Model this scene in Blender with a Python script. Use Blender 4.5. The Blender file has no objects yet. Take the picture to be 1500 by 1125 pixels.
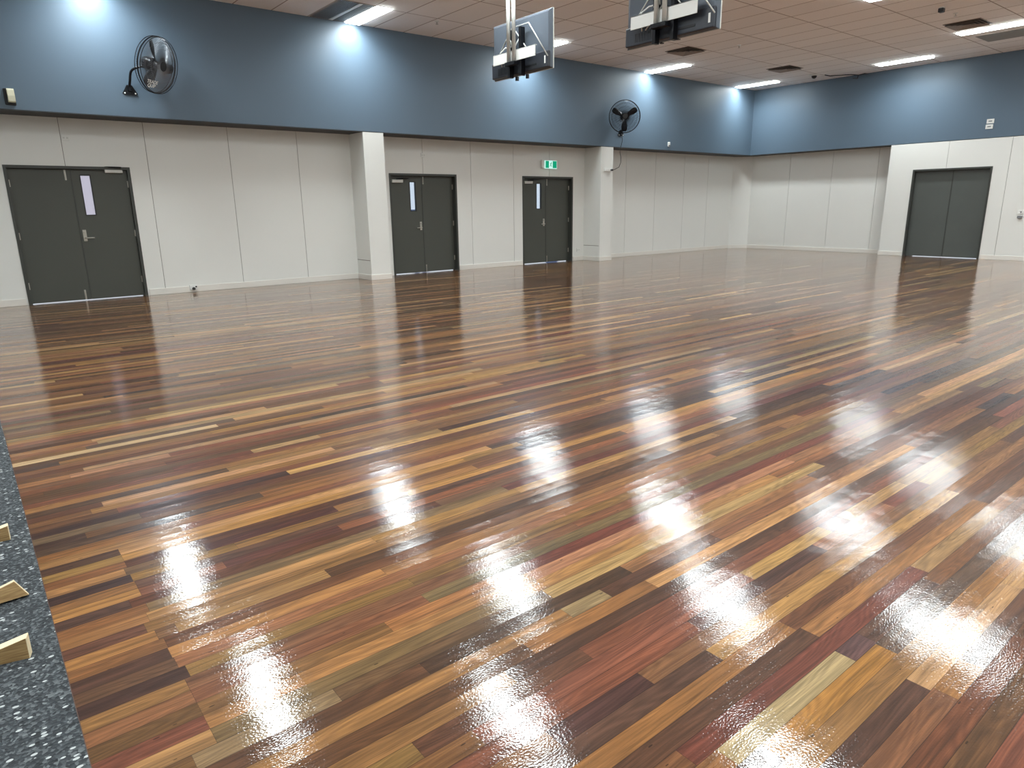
import bpy, bmesh, math, random
from mathutils import Vector, Matrix
random.seed(7)
PI = math.pi
scene = bpy.context.scene
COL = scene.collection

# ------------------------------------------------------------------ helpers
def lin(c):
    return tuple((x/255/12.92 if x/255 <= 0.04045 else ((x/255+0.055)/1.055)**2.4) for x in c)

def link(name, bm, mat, parent=None, smooth=False, loc=None, rot=None):
    me = bpy.data.meshes.new(name)
    bmesh.ops.recalc_face_normals(bm, faces=bm.faces[:])
    bm.to_mesh(me); bm.free()
    if smooth:
        for p in me.polygons: p.use_smooth = True
    mats = mat if isinstance(mat, (list, tuple)) else [mat]
    for m in mats: me.materials.append(m)
    o = bpy.data.objects.new(name, me); COL.objects.link(o)
    if parent: o.parent = parent
    if loc: o.location = loc
    if rot: o.rotation_euler = rot
    return o

def empty(name, loc, label, cat, group=None, rot=(0, 0, 0)):
    o = bpy.data.objects.new(name, None); COL.objects.link(o)
    o.empty_display_size = 0.1
    o.location = loc; o.rotation_euler = rot
    o['label'] = label; o['category'] = cat
    if group: o['group'] = group
    return o

def tag(o, label, cat, group=None):
    o['label'] = label; o['category'] = cat
    if group: o['group'] = group
    return o

def struct(o, label=None):
    o['kind'] = 'structure'
    if label: o['label'] = label
    return o

def box(bm, x0, x1, y0, y1, z0, z1, bev=0, M=None, mi=0):
    x0, x1 = sorted((x0, x1)); y0, y1 = sorted((y0, y1)); z0, z1 = sorted((z0, z1))
    vs = [bm.verts.new(Vector((x, y, z))) for x in (x0, x1) for y in (y0, y1) for z in (z0, z1)]
    idx = [(0,1,3,2), (4,6,7,5), (0,4,5,1), (2,3,7,6), (0,2,6,4), (1,5,7,3)]
    fs = [bm.faces.new([vs[i] for i in q]) for q in idx]
    for f in fs: f.material_index = mi
    if bev:
        es = list({e for f in fs for e in f.edges})
        r = bmesh.ops.bevel(bm, geom=es, offset=bev, segments=2, affect='EDGES', profile=0.5)
        vs = list({v for f in r['faces'] for v in f.verts} | {v for v in vs if v.is_valid})
    if M is not None:
        for v in vs: v.co = M @ v.co
    return vs

def tube(bm, pts, r, seg=8, closed=False, M=None, cap=True):
    pts = [Vector(p) for p in pts]; n = len(pts); rings = []
    up = Vector((0, 0, 1))
    rr = r if isinstance(r, (list, tuple)) else [r]*n
    for i, p in enumerate(pts):
        a = pts[(i-1) % n] if (closed or i > 0) else p
        b = pts[(i+1) % n] if (closed or i < n-1) else p
        t = (b-a).normalized()
        ref = up if abs(t.dot(up)) < 0.95 else Vector((1, 0, 0))
        if closed:
            ref = Vector((0, 1, 0)) if abs(t.dot(Vector((0, 1, 0)))) < 0.95 else ref
        s = t.cross(ref).normalized(); u = s.cross(t)
        rings.append([bm.verts.new((M @ q if M is not None else q)) for q in
                      [p + (s*math.cos(2*PI*k/seg) + u*math.sin(2*PI*k/seg))*rr[i] for k in range(seg)]])
    for i in range(n if closed else n-1):
        A, B = rings[i], rings[(i+1) % n]
        for k in range(seg):
            bm.faces.new((A[k], A[(k+1) % seg], B[(k+1) % seg], B[k]))
    if not closed and cap:
        bm.faces.new(rings[0][::-1]); bm.faces.new(rings[-1])

def lathe(bm, prof, seg=24, M=None):
    """prof: (radius, height) pairs, around local Z."""
    rings = []
    for r, h in prof:
        if r < 1e-5:
            v = bm.verts.new(M @ Vector((0, 0, h)) if M is not None else Vector((0, 0, h))); rings.append([v])
        else:
            rings.append([bm.verts.new((M @ q) if M is not None else q) for q in
                          [Vector((r*math.cos(2*PI*k/seg), r*math.sin(2*PI*k/seg), h)) for k in range(seg)]])
    for A, B in zip(rings, rings[1:]):
        for k in range(seg):
            if len(A) == 1 and len(B) == 1: continue
            if len(A) == 1: bm.faces.new((A[0], B[k], B[(k+1) % seg]))
            elif len(B) == 1: bm.faces.new((A[k], A[(k+1) % seg], B[0]))
            else: bm.faces.new((A[k], A[(k+1) % seg], B[(k+1) % seg], B[k]))

def prism(bm, poly, a, b, axis='y', M=None):
    """extrude a 2D polygon along an axis between a and b"""
    def P(p, t):
        v = {'y': Vector((p[0], t, p[1])), 'x': Vector((t, p[0], p[1])), 'z': Vector((p[0], p[1], t))}[axis]
        return M @ v if M is not None else v
    A = [bm.verts.new(P(p, a)) for p in poly]; B = [bm.verts.new(P(p, b)) for p in poly]
    n = len(poly)
    bm.faces.new(A); bm.faces.new(B[::-1])
    for i in range(n): bm.faces.new((A[i], B[i], B[(i+1) % n], A[(i+1) % n]))

# ------------------------------------------------------------------ materials
def mat(name, rgb, rough=0.5, metal=0.0, spec=0.5, srgb=True):
    m = bpy.data.materials.new(name); m.use_nodes = True
    b = m.node_tree.nodes['Principled BSDF']
    c = lin(rgb) if srgb else rgb
    b.inputs['Base Color'].default_value = (*c, 1)
    b.inputs['Roughness'].default_value = rough
    b.inputs['Metallic'].default_value = metal
    b.inputs['Specular IOR Level'].default_value = spec
    return m

def painted(name, rgb, rough=0.5, var=0.05, scale=3.0, bump=0.02, bscale=180, metal=0.0, spec=0.5):
    """paint with faint tone variation and a fine orange-peel bump"""
    m = mat(name, rgb, rough, metal, spec); nt = m.node_tree; N = nt.nodes; L = nt.links
    b = N['Principled BSDF']
    tc = N.new('ShaderNodeTexCoord')
    no = N.new('ShaderNodeTexNoise'); no.inputs['Scale'].default_value = scale; no.inputs['Detail'].default_value = 3
    L.new(tc.outputs['Object'], no.inputs['Vector'])
    mr = N.new('ShaderNodeMapRange'); mr.inputs['To Min'].default_value = 1-var; mr.inputs['To Max'].default_value = 1+var
    L.new(no.outputs['Fac'], mr.inputs['Value'])
    mx = N.new('ShaderNodeVectorMath'); mx.operation = 'SCALE'
    mx.inputs[0].default_value = lin(rgb); L.new(mr.outputs['Result'], mx.inputs['Scale'])
    L.new(mx.outputs['Vector'], b.inputs['Base Color'])
    if bump:
        n2 = N.new('ShaderNodeTexNoise'); n2.inputs['Scale'].default_value = bscale
        L.new(tc.outputs['Object'], n2.inputs['Vector'])
        bp = N.new('ShaderNodeBump'); bp.inputs['Strength'].default_value = 0.3; bp.inputs['Distance'].default_value = bump*0.01
        L.new(n2.outputs['Fac'], bp.inputs['Height']); L.new(bp.outputs['Normal'], b.inputs['Normal'])
    return m

def emis(name, rgb, strength):
    m = bpy.data.materials.new(name); m.use_nodes = True
    nt = m.node_tree; nt.nodes.clear()
    e = nt.nodes.new('ShaderNodeEmission'); o = nt.nodes.new('ShaderNodeOutputMaterial')
    e.inputs['Color'].default_value = (*rgb, 1); e.inputs['Strength'].default_value = strength
    nt.links.new(e.outputs[0], o.inputs[0]); return m

M_WHITE = painted('off_white_wall_paint', (227, 227, 222), 0.45, 0.02, 1.2, 0.02)
M_GROOVE = mat('panel_joint', (122, 114, 106), 0.8)
M_BASE = mat('skirting_white', (226, 222, 214), 0.35)
M_BLUE = painted('slate_blue_wall_paint', (90, 108, 124), 0.42, 0.03, 0.8, 0.03)
M_SOFFIT = painted('soffit_painted_shade', (46, 47, 48), 0.6, 0.04, 1.5, 0)  # shade under the bulkhead put into the colour as near-black
M_DOOR = painted('dark_olive_grey_door_paint', (72, 74, 68), 0.42, 0.05, 1.6, 0.02)
M_DOOR4 = painted('worn_olive_grey_door_paint', (84, 88, 85), 0.4, 0.10, 2.2, 0.03)
M_FRAME = painted('charcoal_door_frame_paint', (62, 64, 60), 0.35, 0.03, 2, 0)
M_STEEL = mat('brushed_steel', (190, 186, 178), 0.3, 0.9)
M_SILVER = mat('silver_painted_steel', (205, 205, 200), 0.4, 0.3)
M_BLACK = mat('black_plastic', (22, 23, 26), 0.4)
M_BLKMET = mat('black_enamel_metal', (20, 22, 27), 0.3, 0.4)
M_WIRE = mat('guard_wire', (112, 114, 118), 0.4, 0.4)
M_PLWHITE = mat('white_plastic', (228, 228, 224), 0.4)
M_CREAM = mat('cream_plastic', (212, 208, 182), 0.4)
M_GREYPL = mat('grey_plastic', (120, 122, 124), 0.5)
M_VENT = mat('vent_white_metal', (150, 140, 132), 0.5)
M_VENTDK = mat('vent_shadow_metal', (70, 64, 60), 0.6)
M_PANEL = painted('grey_access_panel', (150, 150, 145), 0.6, 0.03, 2, 0)
M_TVBACK = painted('television_back_grey', (92, 100, 110), 0.28, 0.03, 4, 0, metal=0.2)
M_TVLOW = painted('television_lower_housing', (48, 52, 60), 0.35, 0.05, 8, 0)
M_SCREEN = mat('television_screen', (8, 9, 11), 0.08)
M_SEAL = mat('door_seal_aluminium', (225, 222, 220), 0.35, 0.5)

# ceiling tiles
def ceiling_mat():
    m = mat('ceiling_tiles', (196, 186, 180), 0.85); nt = m.node_tree; N = nt.nodes; L = nt.links
    b = N['Principled BSDF']
    tc = N.new('ShaderNodeTexCoord'); sp = N.new('ShaderNodeSeparateXYZ'); L.new(tc.outputs['Object'], sp.inputs[0])
    def line(axis, pitch, off, hw):
        a = N.new('ShaderNodeMath'); a.operation = 'SUBTRACT'; L.new(sp.outputs[axis], a.inputs[0]); a.inputs[1].default_value = off
        p = N.new('ShaderNodeMath'); p.operation = 'PINGPONG'; L.new(a.outputs[0], p.inputs[0]); p.inputs[1].default_value = pitch/2
        r = N.new('ShaderNodeMapRange'); r.interpolation_type = 'SMOOTHSTEP'
        r.inputs['From Min'].default_value = hw*0.6; r.inputs['From Max'].default_value = hw
        r.inputs['To Min'].default_value = 1; r.inputs['To Max'].default_value = 0
        L.new(p.outputs[0], r.inputs['Value']); return r
    lx = line('X', 0.6113, 4.03, 0.011); ly = line('Y', 1.224, 10.713, 0.011)
    mx = N.new('ShaderNodeMath'); mx.operation = 'MAXIMUM'; L.new(lx.outputs[0], mx.inputs[0]); L.new(ly.outputs[0], mx.inputs[1])
    # tile-to-tile tone
    fx = N.new('ShaderNodeVectorMath'); fx.operation = 'SUBTRACT'; L.new(tc.outputs['Object'], fx.inputs[0]); fx.inputs[1].default_value = (4.03, 10.713, 0)
    fy = N.new('ShaderNodeVectorMath'); fy.operation = 'DIVIDE'; L.new(fx.outputs[0], fy.inputs[0]); fy.inputs[1].default_value = (0.6113, 1.224, 1)
    fz = N.new('ShaderNodeVectorMath'); fz.operation = 'FLOOR'; L.new(fy.outputs[0], fz.inputs[0])
    wn = N.new('ShaderNodeTexWhiteNoise'); L.new(fz.outputs[0], wn.inputs['Vector'])
    mr = N.new('ShaderNodeMapRange'); mr.inputs['To Min'].default_value = 0.95; mr.inputs['To Max'].default_value = 1.03
    L.new(wn.outputs['Value'], mr.inputs['Value'])
    no = N.new('ShaderNodeTexNoise'); no.inputs['Scale'].default_value = 60; no.inputs['Detail'].default_value = 4
    L.new(tc.outputs['Object'], no.inputs['Vector'])
    mr2 = N.new('ShaderNodeMapRange'); mr2.inputs['To Min'].default_value = 0.93; mr2.inputs['To Max'].default_value = 1.07
    L.new(no.outputs['Fac'], mr2.inputs['Value'])
    mu = N.new('ShaderNodeMath'); mu.operation = 'MULTIPLY'; L.new(mr.outputs[0], mu.inputs[0]); L.new(mr2.outputs[0], mu.inputs[1])
    sc = N.new('ShaderNodeVectorMath'); sc.operation = 'SCALE'; sc.inputs[0].default_value = lin((245, 241, 238)); L.new(mu.outputs[0], sc.inputs['Scale'])
    mixc = N.new('ShaderNodeMix'); mixc.data_type = 'RGBA'
    L.new(mx.outputs[0], mixc.inputs['Factor']); L.new(sc.outputs[0], mixc.inputs['A']); mixc.inputs['B'].default_value = (*lin((158, 142, 134)), 1)
    L.new(mixc.outputs['Result'], b.inputs['Base Color'])
    return m
M_CEIL = ceiling_mat()

# carpet
def carpet_mat():
    m = mat('speckled_charcoal_carpet', (60, 66, 72), 0.9); nt = m.node_tree; N = nt.nodes; L = nt.links
    b = N['Principled BSDF']; tc = N.new('ShaderNodeTexCoord')
    n1 = N.new('ShaderNodeTexVoronoi'); n1.inputs['Scale'].default_value = 120
    L.new(tc.outputs['Object'], n1.inputs['Vector'])
    cr = N.new('ShaderNodeValToRGB'); e = cr.color_ramp.elements
    e[0].position = 0.0; e[0].color = (*lin((20, 24, 27)), 1)
    e[1].position = 1.0; e[1].color = (*lin((108, 113, 115)), 1)
    k = cr.color_ramp.elements.new(0.55); k.color = (*lin((50, 55, 59)), 1)
    L.new(n1.outputs['Color'], cr.inputs['Fac'])
    mp = N.new('ShaderNodeMapping'); mp.inputs['Scale'].default_value = (38, 62, 1); L.new(tc.outputs['Object'], mp.inputs['Vector'])
    n2 = N.new('ShaderNodeTexVoronoi'); n2.inputs['Scale'].default_value = 1.0; n2.inputs['Randomness'].default_value = 1
    L.new(mp.outputs[0], n2.inputs['Vector'])
    a = N.new('ShaderNodeMath'); a.operation = 'LESS_THAN'; L.new(n2.outputs['Distance'], a.inputs[0]); a.inputs[1].default_value = 0.30
    sp = N.new('ShaderNodeSeparateColor'); L.new(n2.outputs['Color'], sp.inputs[0])
    g = N.new('ShaderNodeMath'); g.operation = 'GREATER_THAN'; L.new(sp.outputs[0], g.inputs[0]); g.inputs[1].default_value = 0.72
    mu = N.new('ShaderNodeMath'); mu.operation = 'MULTIPLY'; L.new(a.outputs[0], mu.inputs[0]); L.new(g.outputs[0], mu.inputs[1])
    mx = N.new('ShaderNodeMix'); mx.data_type = 'RGBA'; L.new(mu.outputs[0], mx.inputs['Factor'])
    L.new(cr.outputs[0], mx.inputs['A']); mx.inputs['B'].default_value = (*lin((176, 180, 180)), 1)
    L.new(mx.outputs['Result'], b.inputs['Base Color'])
    bp = N.new('ShaderNodeBump'); bp.inputs['Strength'].default_value = 0.8; bp.inputs['Distance'].default_value = 0.004
    L.new(n1.outputs['Distance'], bp.inputs['Height']); L.new(bp.outputs['Normal'], b.inputs['Normal'])
    return m
M_CARPET = carpet_mat()

# timber floor: each board carries its own colour (attribute "board_colour") and coordinates
def floor_mat():
    m = mat('polished_hardwood_boards', (120, 80, 55), 0.3); nt = m.node_tree; N = nt.nodes; L = nt.links
    b = N['Principled BSDF']
    at = N.new('ShaderNodeAttribute'); at.attribute_name = 'board_colour'
    uv = N.new('ShaderNodeUVMap'); uv.uv_map = 'grain'
    ed = N.new('ShaderNodeUVMap'); ed.uv_map = 'across'
    sx = N.new('ShaderNodeSeparateXYZ'); L.new(ed.outputs[0], sx.inputs[0])
    def noise(scale, det, rough, vec, dist=0):
        n = N.new('ShaderNodeTexNoise'); n.inputs['Scale'].default_value = 1; n.inputs['Detail'].default_value = det
        n.inputs['Roughness'].default_value = rough; n.inputs['Distortion'].default_value = dist
        mp = N.new('ShaderNodeMapping'); mp.inputs['Scale'].default_value = scale
        L.new(vec, mp.inputs['Vector']); L.new(mp.outputs[0], n.inputs['Vector']); return n
    def mrange(src, a, c, lo=0.3, hi=0.7):
        r = N.new('ShaderNodeMapRange'); r.inputs['From Min'].default_value = lo; r.inputs['From Max'].default_value = hi
        r.inputs['To Min'].default_value = a; r.inputs['To Max'].default_value = c; L.new(src, r.inputs['Value']); return r
    def mul(a, c):
        k = N.new('ShaderNodeMath'); k.operation = 'MULTIPLY'; L.new(a, k.inputs[0])
        if isinstance(c, float): k.inputs[1].default_value = c
        else: L.new(c, k.inputs[1])
        return k
    g1 = noise((1.6, 42, 1), 4, 0.6, uv.outputs[0], 0.6)          # broad bands along a board
    g2 = noise((9, 330, 1), 3, 0.6, uv.outputs[0], 0.2)           # fine pores
    # figure: contour lines of a stretched noise field
    g3 = noise((1.5, 14, 1), 1, 0.5, uv.outputs[0], 0.3)
    w = mul(g3.outputs['Fac'], 14.0); fr = N.new('ShaderNodeMath'); fr.operation = 'SINE'
    w2 = mul(w.outputs[0], 6.283); L.new(w2.outputs[0], fr.inputs[0])
    a = mrange(g1.outputs['Fac'], 0.55, 1.42); c = mrange(g2.outputs['Fac'], 0.80, 1.20); d = mrange(fr.outputs[0], 0.84, 1.12, -1, 1)
    p = mul(a.outputs[0], c.outputs[0]); p = mul(p.outputs[0], d.outputs[0])
    # nail / gum specks
    mp = N.new('ShaderNodeMapping'); mp.inputs['Scale'].default_value = (9, 32, 1); L.new(uv.outputs[0], mp.inputs['Vector'])
    vo = N.new('ShaderNodeTexVoronoi'); vo.inputs['Scale'].default_value = 1; L.new(mp.outputs[0], vo.inputs['Vector'])
    sc2 = N.new('ShaderNodeSeparateColor'); L.new(vo.outputs['Color'], sc2.inputs[0])
    s1 = N.new('ShaderNodeMath'); s1.operation = 'LESS_THAN'; L.new(vo.outputs['Distance'], s1.inputs[0]); s1.inputs[1].default_value = 0.075
    s2 = N.new('ShaderNodeMath'); s2.operation = 'GREATER_THAN'; L.new(sc2.outputs[0], s2.inputs[0]); s2.inputs[1].default_value = 0.8
    sk = mul(s1.outputs[0], s2.outputs[0]); skr = mrange(sk.outputs[0], 1, 0.3, 0, 1)
    p = mul(p.outputs[0], skr.outputs[0])
    # joints: v distance to edge (across), x = metres to nearest board end
    pv = N.new('ShaderNodeMath'); pv.operation = 'PINGPONG'; L.new(sx.outputs['Y'], pv.inputs[0]); pv.inputs[1].default_value = 0.5
    jv = mrange(pv.outputs[0], 0.35, 1, 0.008, 0.022); jx = mrange(sx.outputs['X'], 0.4, 1, 0.0005, 0.0015)
    j = mul(jv.outputs[0], jx.outputs[0]); p = mul(p.outputs[0], j.outputs[0])
    sc = N.new('ShaderNodeVectorMath'); sc.operation = 'SCALE'; L.new(at.outputs['Color'], sc.inputs[0]); L.new(p.outputs[0], sc.inputs['Scale'])
    L.new(sc.outputs[0], b.inputs['Base Color'])
    # surface relief: slight cupping and tilt per board, brushed-lacquer grain
    tc = N.new('ShaderNodeTexCoord')
    t = N.new('ShaderNodeMath'); t.operation = 'SUBTRACT'; L.new(at.outputs['Alpha'], t.inputs[0]); t.inputs[1].default_value = 0.5
    vm = N.new('ShaderNodeMath'); vm.operation = 'SUBTRACT'; L.new(sx.outputs['Y'], vm.inputs[0]); vm.inputs[1].default_value = 0.5
    tilt = mul(t.outputs[0], vm.outputs[0])
    cup = mul(vm.outputs[0], vm.outputs[0]); cup = mul(cup.outputs[0], 0.5)
    h = N.new('ShaderNodeMath'); h.operation = 'ADD'; L.new(tilt.outputs[0], h.inputs[0]); L.new(cup.outputs[0], h.inputs[1])
    b1 = N.new('ShaderNodeBump'); b1.inputs['Strength'].default_value = 1; b1.inputs['Distance'].default_value = 0.0016
    L.new(h.outputs[0], b1.inputs['Height'])
    nb = N.new('ShaderNodeTexNoise'); nb.inputs['Scale'].default_value = 1; nb.inputs['Detail'].default_value = 2; nb.inputs['Roughness'].default_value = 0.45
    mpb = N.new('ShaderNodeMapping'); mpb.inputs['Scale'].default_value = (125, 200, 1); L.new(tc.outputs['Object'], mpb.inputs['Vector']); L.new(mpb.outputs[0], nb.inputs['Vector'])
    b2 = N.new('ShaderNodeBump'); b2.inputs['Strength'].default_value = 1; b2.inputs['Distance'].default_value = 0.00029
    L.new(nb.outputs['Fac'], b2.inputs['Height']); L.new(b1.outputs[0], b2.inputs['Normal'])
    nw = N.new('ShaderNodeTexNoise'); nw.inputs['Scale'].default_value = 5; nw.inputs['Detail'].default_value = 2
    L.new(tc.outputs['Object'], nw.inputs['Vector'])
    b3 = N.new('ShaderNodeBump'); b3.inputs['Strength'].default_value = 1; b3.inputs['Distance'].default_value = 0.0015
    L.new(nw.outputs['Fac'], b3.inputs['Height']); L.new(b2.outputs[0], b3.inputs['Normal'])
    L.new(b3.outputs[0], b.inputs['Normal']); L.new(b3.outputs[0], b.inputs['Coat Normal'])
    b.inputs['Roughness'].default_value = 0.38
    b.inputs['Specular IOR Level'].default_value = 0.1
    b.inputs['Coat Weight'].default_value = 0.9; b.inputs['Coat Roughness'].default_value = 0.06; b.inputs['Coat IOR'].default_value = 1.6
    return m
M_FLOOR = floor_mat()

def wood_mat():
    m = mat('pale_pine', (190, 160, 112), 0.6); nt = m.node_tree; N = nt.nodes; L = nt.links
    b = N['Principled BSDF']; tc = N.new('ShaderNodeTexCoord')
    mp = N.new('ShaderNodeMapping'); mp.inputs['Scale'].default_value = (12, 120, 160); L.new(tc.outputs['Object'], mp.inputs['Vector'])
    n = N.new('ShaderNodeTexNoise'); n.inputs['Scale'].default_value = 1; n.inputs['Detail'].default_value = 4; L.new(mp.outputs[0], n.inputs['Vector'])
    cr = N.new('ShaderNodeValToRGB'); cr.color_ramp.elements[0].position = 0.3; cr.color_ramp.elements[1].position = 0.7
    cr.color_ramp.elements[0].color = (*lin((132, 102, 62)), 1); cr.color_ramp.elements[1].color = (*lin((178, 148, 102)), 1)
    L.new(n.outputs['Fac'], cr.inputs['Fac']); L.new(cr.outputs[0], b.inputs['Base Color']); return m
M_PINE = wood_mat()
M_PINECUT = mat('pale_pine_cut_edge', (232, 214, 176), 0.6)

def glass_mat(name, tint):
    m = bpy.data.materials.new(name); m.use_nodes = True; nt = m.node_tree; nt.nodes.clear()
    o = nt.nodes.new('ShaderNodeOutputMaterial'); t = nt.nodes.new('ShaderNodeBsdfTransparent'); g = nt.nodes.new('ShaderNodeBsdfGlossy')
    t.inputs['Color'].default_value = (*tint, 1); g.inputs['Roughness'].default_value = 0.05
    x = nt.nodes.new('ShaderNodeMixShader'); x.inputs[0].default_value = 0.07
    nt.links.new(t.outputs[0], x.inputs[1]); nt.links.new(g.outputs[0], x.inputs[2]); nt.links.new(x.outputs[0], o.inputs[0])
    return m
M_GLASS1 = glass_mat('door_glass_lilac', (0.73, 0.69, 0.72))
M_GLASS2 = glass_mat('door_glass_clear', (0.79, 0.82, 0.85))
LIGHT_L = 26.0
M_LIGHT = emis('led_diffuser_glow', (0.90, 0.98, 1.0), LIGHT_L)
M_EXITG = emis('exit_sign_green', (0.01, 0.38, 0.20), 0.9)
M_EXITW = emis('exit_sign_white', (0.62, 1.0, 0.90), 1.0)

# ------------------------------------------------------------------ dimensions (metres)
YW, YB = 12.420, 11.861
XW, XB = 19.022, 18.587
ZS, ZC = 2.681, 4.453
ZD, ZD4 = 2.003, 2.073
X0, Y0 = -4.0, -5.0                     # rear and near sides of the hall
EW = 7.923                              # where the recess of the end wall stops
XE = 0.048                              # edge of the timber floor

# ------------------------------------------------------------------ floor boards
BW = 0.0641; BPH = 0.0226
def row_of(y): return math.floor((y-BPH)/BW)
palette = [((76, 46, 29), 11), ((92, 57, 35), 14), ((106, 68, 41), 17), ((120, 80, 47), 17), ((134, 92, 52), 16),
           ((146, 104, 57), 12), ((122, 73, 47), 9), ((98, 51, 36), 6), ((160, 118, 73), 6), ((178, 140, 92), 3),
           ((114, 87, 57), 8), ((86, 58, 42), 7)]
pcol = [p[0] for p in palette]; pw = [p[1] for p in palette]
# boards one can pick out in the photograph: (y, x0, x1, colour)
special = [
    (4.421, 0.05, 1.12, (200, 166, 120)),
    (4.283, 0.06, 0.25, (66, 44, 36)),
    (4.044, 0.27, 0.75, (164, 116, 84)),
    (3.507, 0.34, 1.50, (178, 130, 88)),
    (3.338, 0.07, 1.16, (70, 46, 36)),
    (3.200, 0.05, 0.23, (72, 48, 34)),
    (2.778, 0.07, 0.30, (150, 106, 64)),
    (2.664, 0.06, 0.31, (62, 42, 36)),
    (2.499, 0.06, 0.27, (74, 50, 40)),
    (2.390, 0.28, 1.15, (160, 116, 70)),
    (2.371, 0.05, 0.30, (146, 100, 58)),
    (2.288, 0.06, 0.28, (96, 60, 44)),
    (2.222, 0.05, 0.30, (148, 102, 56)),
    (2.101, 0.06, 0.31, (78, 50, 38)),
    (1.954, 0.06, 0.33, (64, 40, 32)),
    (2.264, 0.36, 0.89, (152, 112, 66)),
    (1.590, 0.25, 0.63, (130, 104, 72)),
    (2.725, 0.59, 1.16, (76, 42, 34)),
    (2.565, 0.61, 1.09, (84, 46, 36)),
    (1.430, 1.18, 1.76, (138, 92, 50)),
    (1.496, 1.40, 1.59, (138, 114, 78)),
    (1.732, 1.46, 3.28, (160, 108, 76)),
    (2.391, 1.92, 3.72, (158, 116, 66)),
    (1.213, 2.07, 2.65, (160, 122, 68)),
    (1.188, 2.81, 3.40, (152, 112, 62)),
    (1.133, 2.03, 2.48, (70, 44, 36)),
    (0.966, 0.94, 1.90, (140, 94, 50)),
    (0.890, 1.92, 3.45, (144, 98, 56)),
    (0.825, 1.20, 2.60, (104, 54, 40)),
    (0.760, 1.89, 2.03, (84, 58, 56)),
    (0.760, 1.28, 1.89, (166, 142, 100)),
    (0.695, 1.38, 2.02, (152, 104, 44)),
    (0.647, 2.25, 2.96, (146, 98, 46)),
    (0.515, 1.94, 2.14, (148, 100, 52)),
    (1.075, 0.99, 1.35, (72, 44, 38)),
    (1.956, 5.01, 6.74, (66, 44, 38)),
    (1.397, 5.09, 5.65, (66, 46, 42)),
    (1.784, 0.90, 1.36, (150, 98, 54)),
    (3.471, 6.31, 8.73, (176, 130, 90)),
    (9.050, 1.17, 3.38, (170, 122, 80)),
    (5.094, 2.86, 6.96, (172, 128, 84)),
    (5.688, 0.68, 2.11, (60, 40, 34)),
]
sp_rows = {}
for y, a, c, k in special: sp_rows.setdefault(row_of(y), []).append((a, c, k))

def rnd_col(row):
    c = random.choices(pcol, pw)[0]; j = random.uniform(0.86, 1.12)
    return tuple(max(0, min(255, v*j + random.uniform(-4, 4))) for v in c)

def floor_boards():
    bm = bmesh.new(); quads = []
    r0, r1 = row_of(Y0), row_of(YW+0.25)
    xend = XW+0.3
    for r in range(r0, r1+1):
        segs = sorted(sp_rows.get(r, [])); x = XE; out = []
        def fill(a, c):
            if c-a < 0.02: return
            p = a
            if a == XE: p = a - random.uniform(0, 1.2)
            while p < c:
                L_ = random.choice((0.45, 0.7, 0.9, 1.2, 1.6, 2.1, 2.8, 3.4))*random.uniform(0.85, 1.15)
                q = min(p+L_, c)
                if c-q < 0.25: q = c
                if q > a: out.append((max(p, a), q, rnd_col(r)))
                p = q
        if 1.62 < BPH+(r+0.5)*BW < 2.95 and not (segs and segs[0][0] < 0.25):      # the straight cross seam near the carpet
            segs = [(XE, 0.313, rnd_col(r))] + segs
        for a, c, k in segs:
            a = x if a-x < 0.04 else a
            if c-a < 0.02: continue
            fill(x, a); out.append((max(a, XE), c, k)); x = c
        fill(x, xend)
        for a, c, k in out: quads.append((r, a, c, k))
    verts, faces = [], []
    for r, a, c, k in quads:
        ya = BPH + r*BW; yb = ya+BW; n = len(verts)
        verts += [(a, ya, 0), (c, ya, 0), (c, yb, 0), (a, yb, 0)]
        faces.append((n, n+1, n+2, n+3))
    me = bpy.data.meshes.new('floor'); me.from_pydata(verts, [], faces)
    me.uv_layers.new(name='grain'); me.uv_layers.new(name='across')
    me.color_attributes.new('board_colour', 'FLOAT_COLOR', 'CORNER')
    A1, A2, A3 = [], [], []
    for i, (r, a, c, k) in enumerate(quads):
        ox, oy = random.uniform(0, 400), random.uniform(0, 40); L_ = c-a; tl = random.random()
        for uu, vv in ((0, 0), (1, 0), (1, 1), (0, 1)):
            A1 += [ox+uu*L_, oy+vv*BW]; A2 += [uu*L_, vv]; A3 += [*(v*0.80 for v in lin(k)), tl]
    me.uv_layers['grain'].data.foreach_set('uv', A1); me.uv_layers['across'].data.foreach_set('uv', A2)
    me.color_attributes['board_colour'].data.foreach_set('color', A3)
    me.materials.append(M_FLOOR)
    o = bpy.data.objects.new('floor', me); COL.objects.link(o); return o
struct(floor_boards(), 'glossy lacquered hardwood board floor in mixed browns')

bm = bmesh.new(); box(bm, X0, XE, Y0, YW, -0.06, 0.0)
struct(link('floor_carpet', bm, M_CARPET), 'dark grey speckled carpet beside the timber floor')
bm = bmesh.new(); box(bm, XE-0.001, XE+0.001, Y0, YW, -0.004, 0.0008)
struct(link('trim_1', bm, mat('dark_edge_wood', (70, 46, 34), 0.6)), 'thin edge where the boards meet the carpet')
# ground outside and slab below
bm = bmesh.new(); box(bm, X0-2, XW+6, YW+0.25, YW+14, -0.1, 0.0); box(bm, XW+0.3, XW+8, Y0, YW+0.25, -0.1, 0.0)
struct(link('outside_ground', bm, mat('pale_concrete', (226, 212, 204), 0.8)), 'pale paving beyond the doors')

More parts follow.
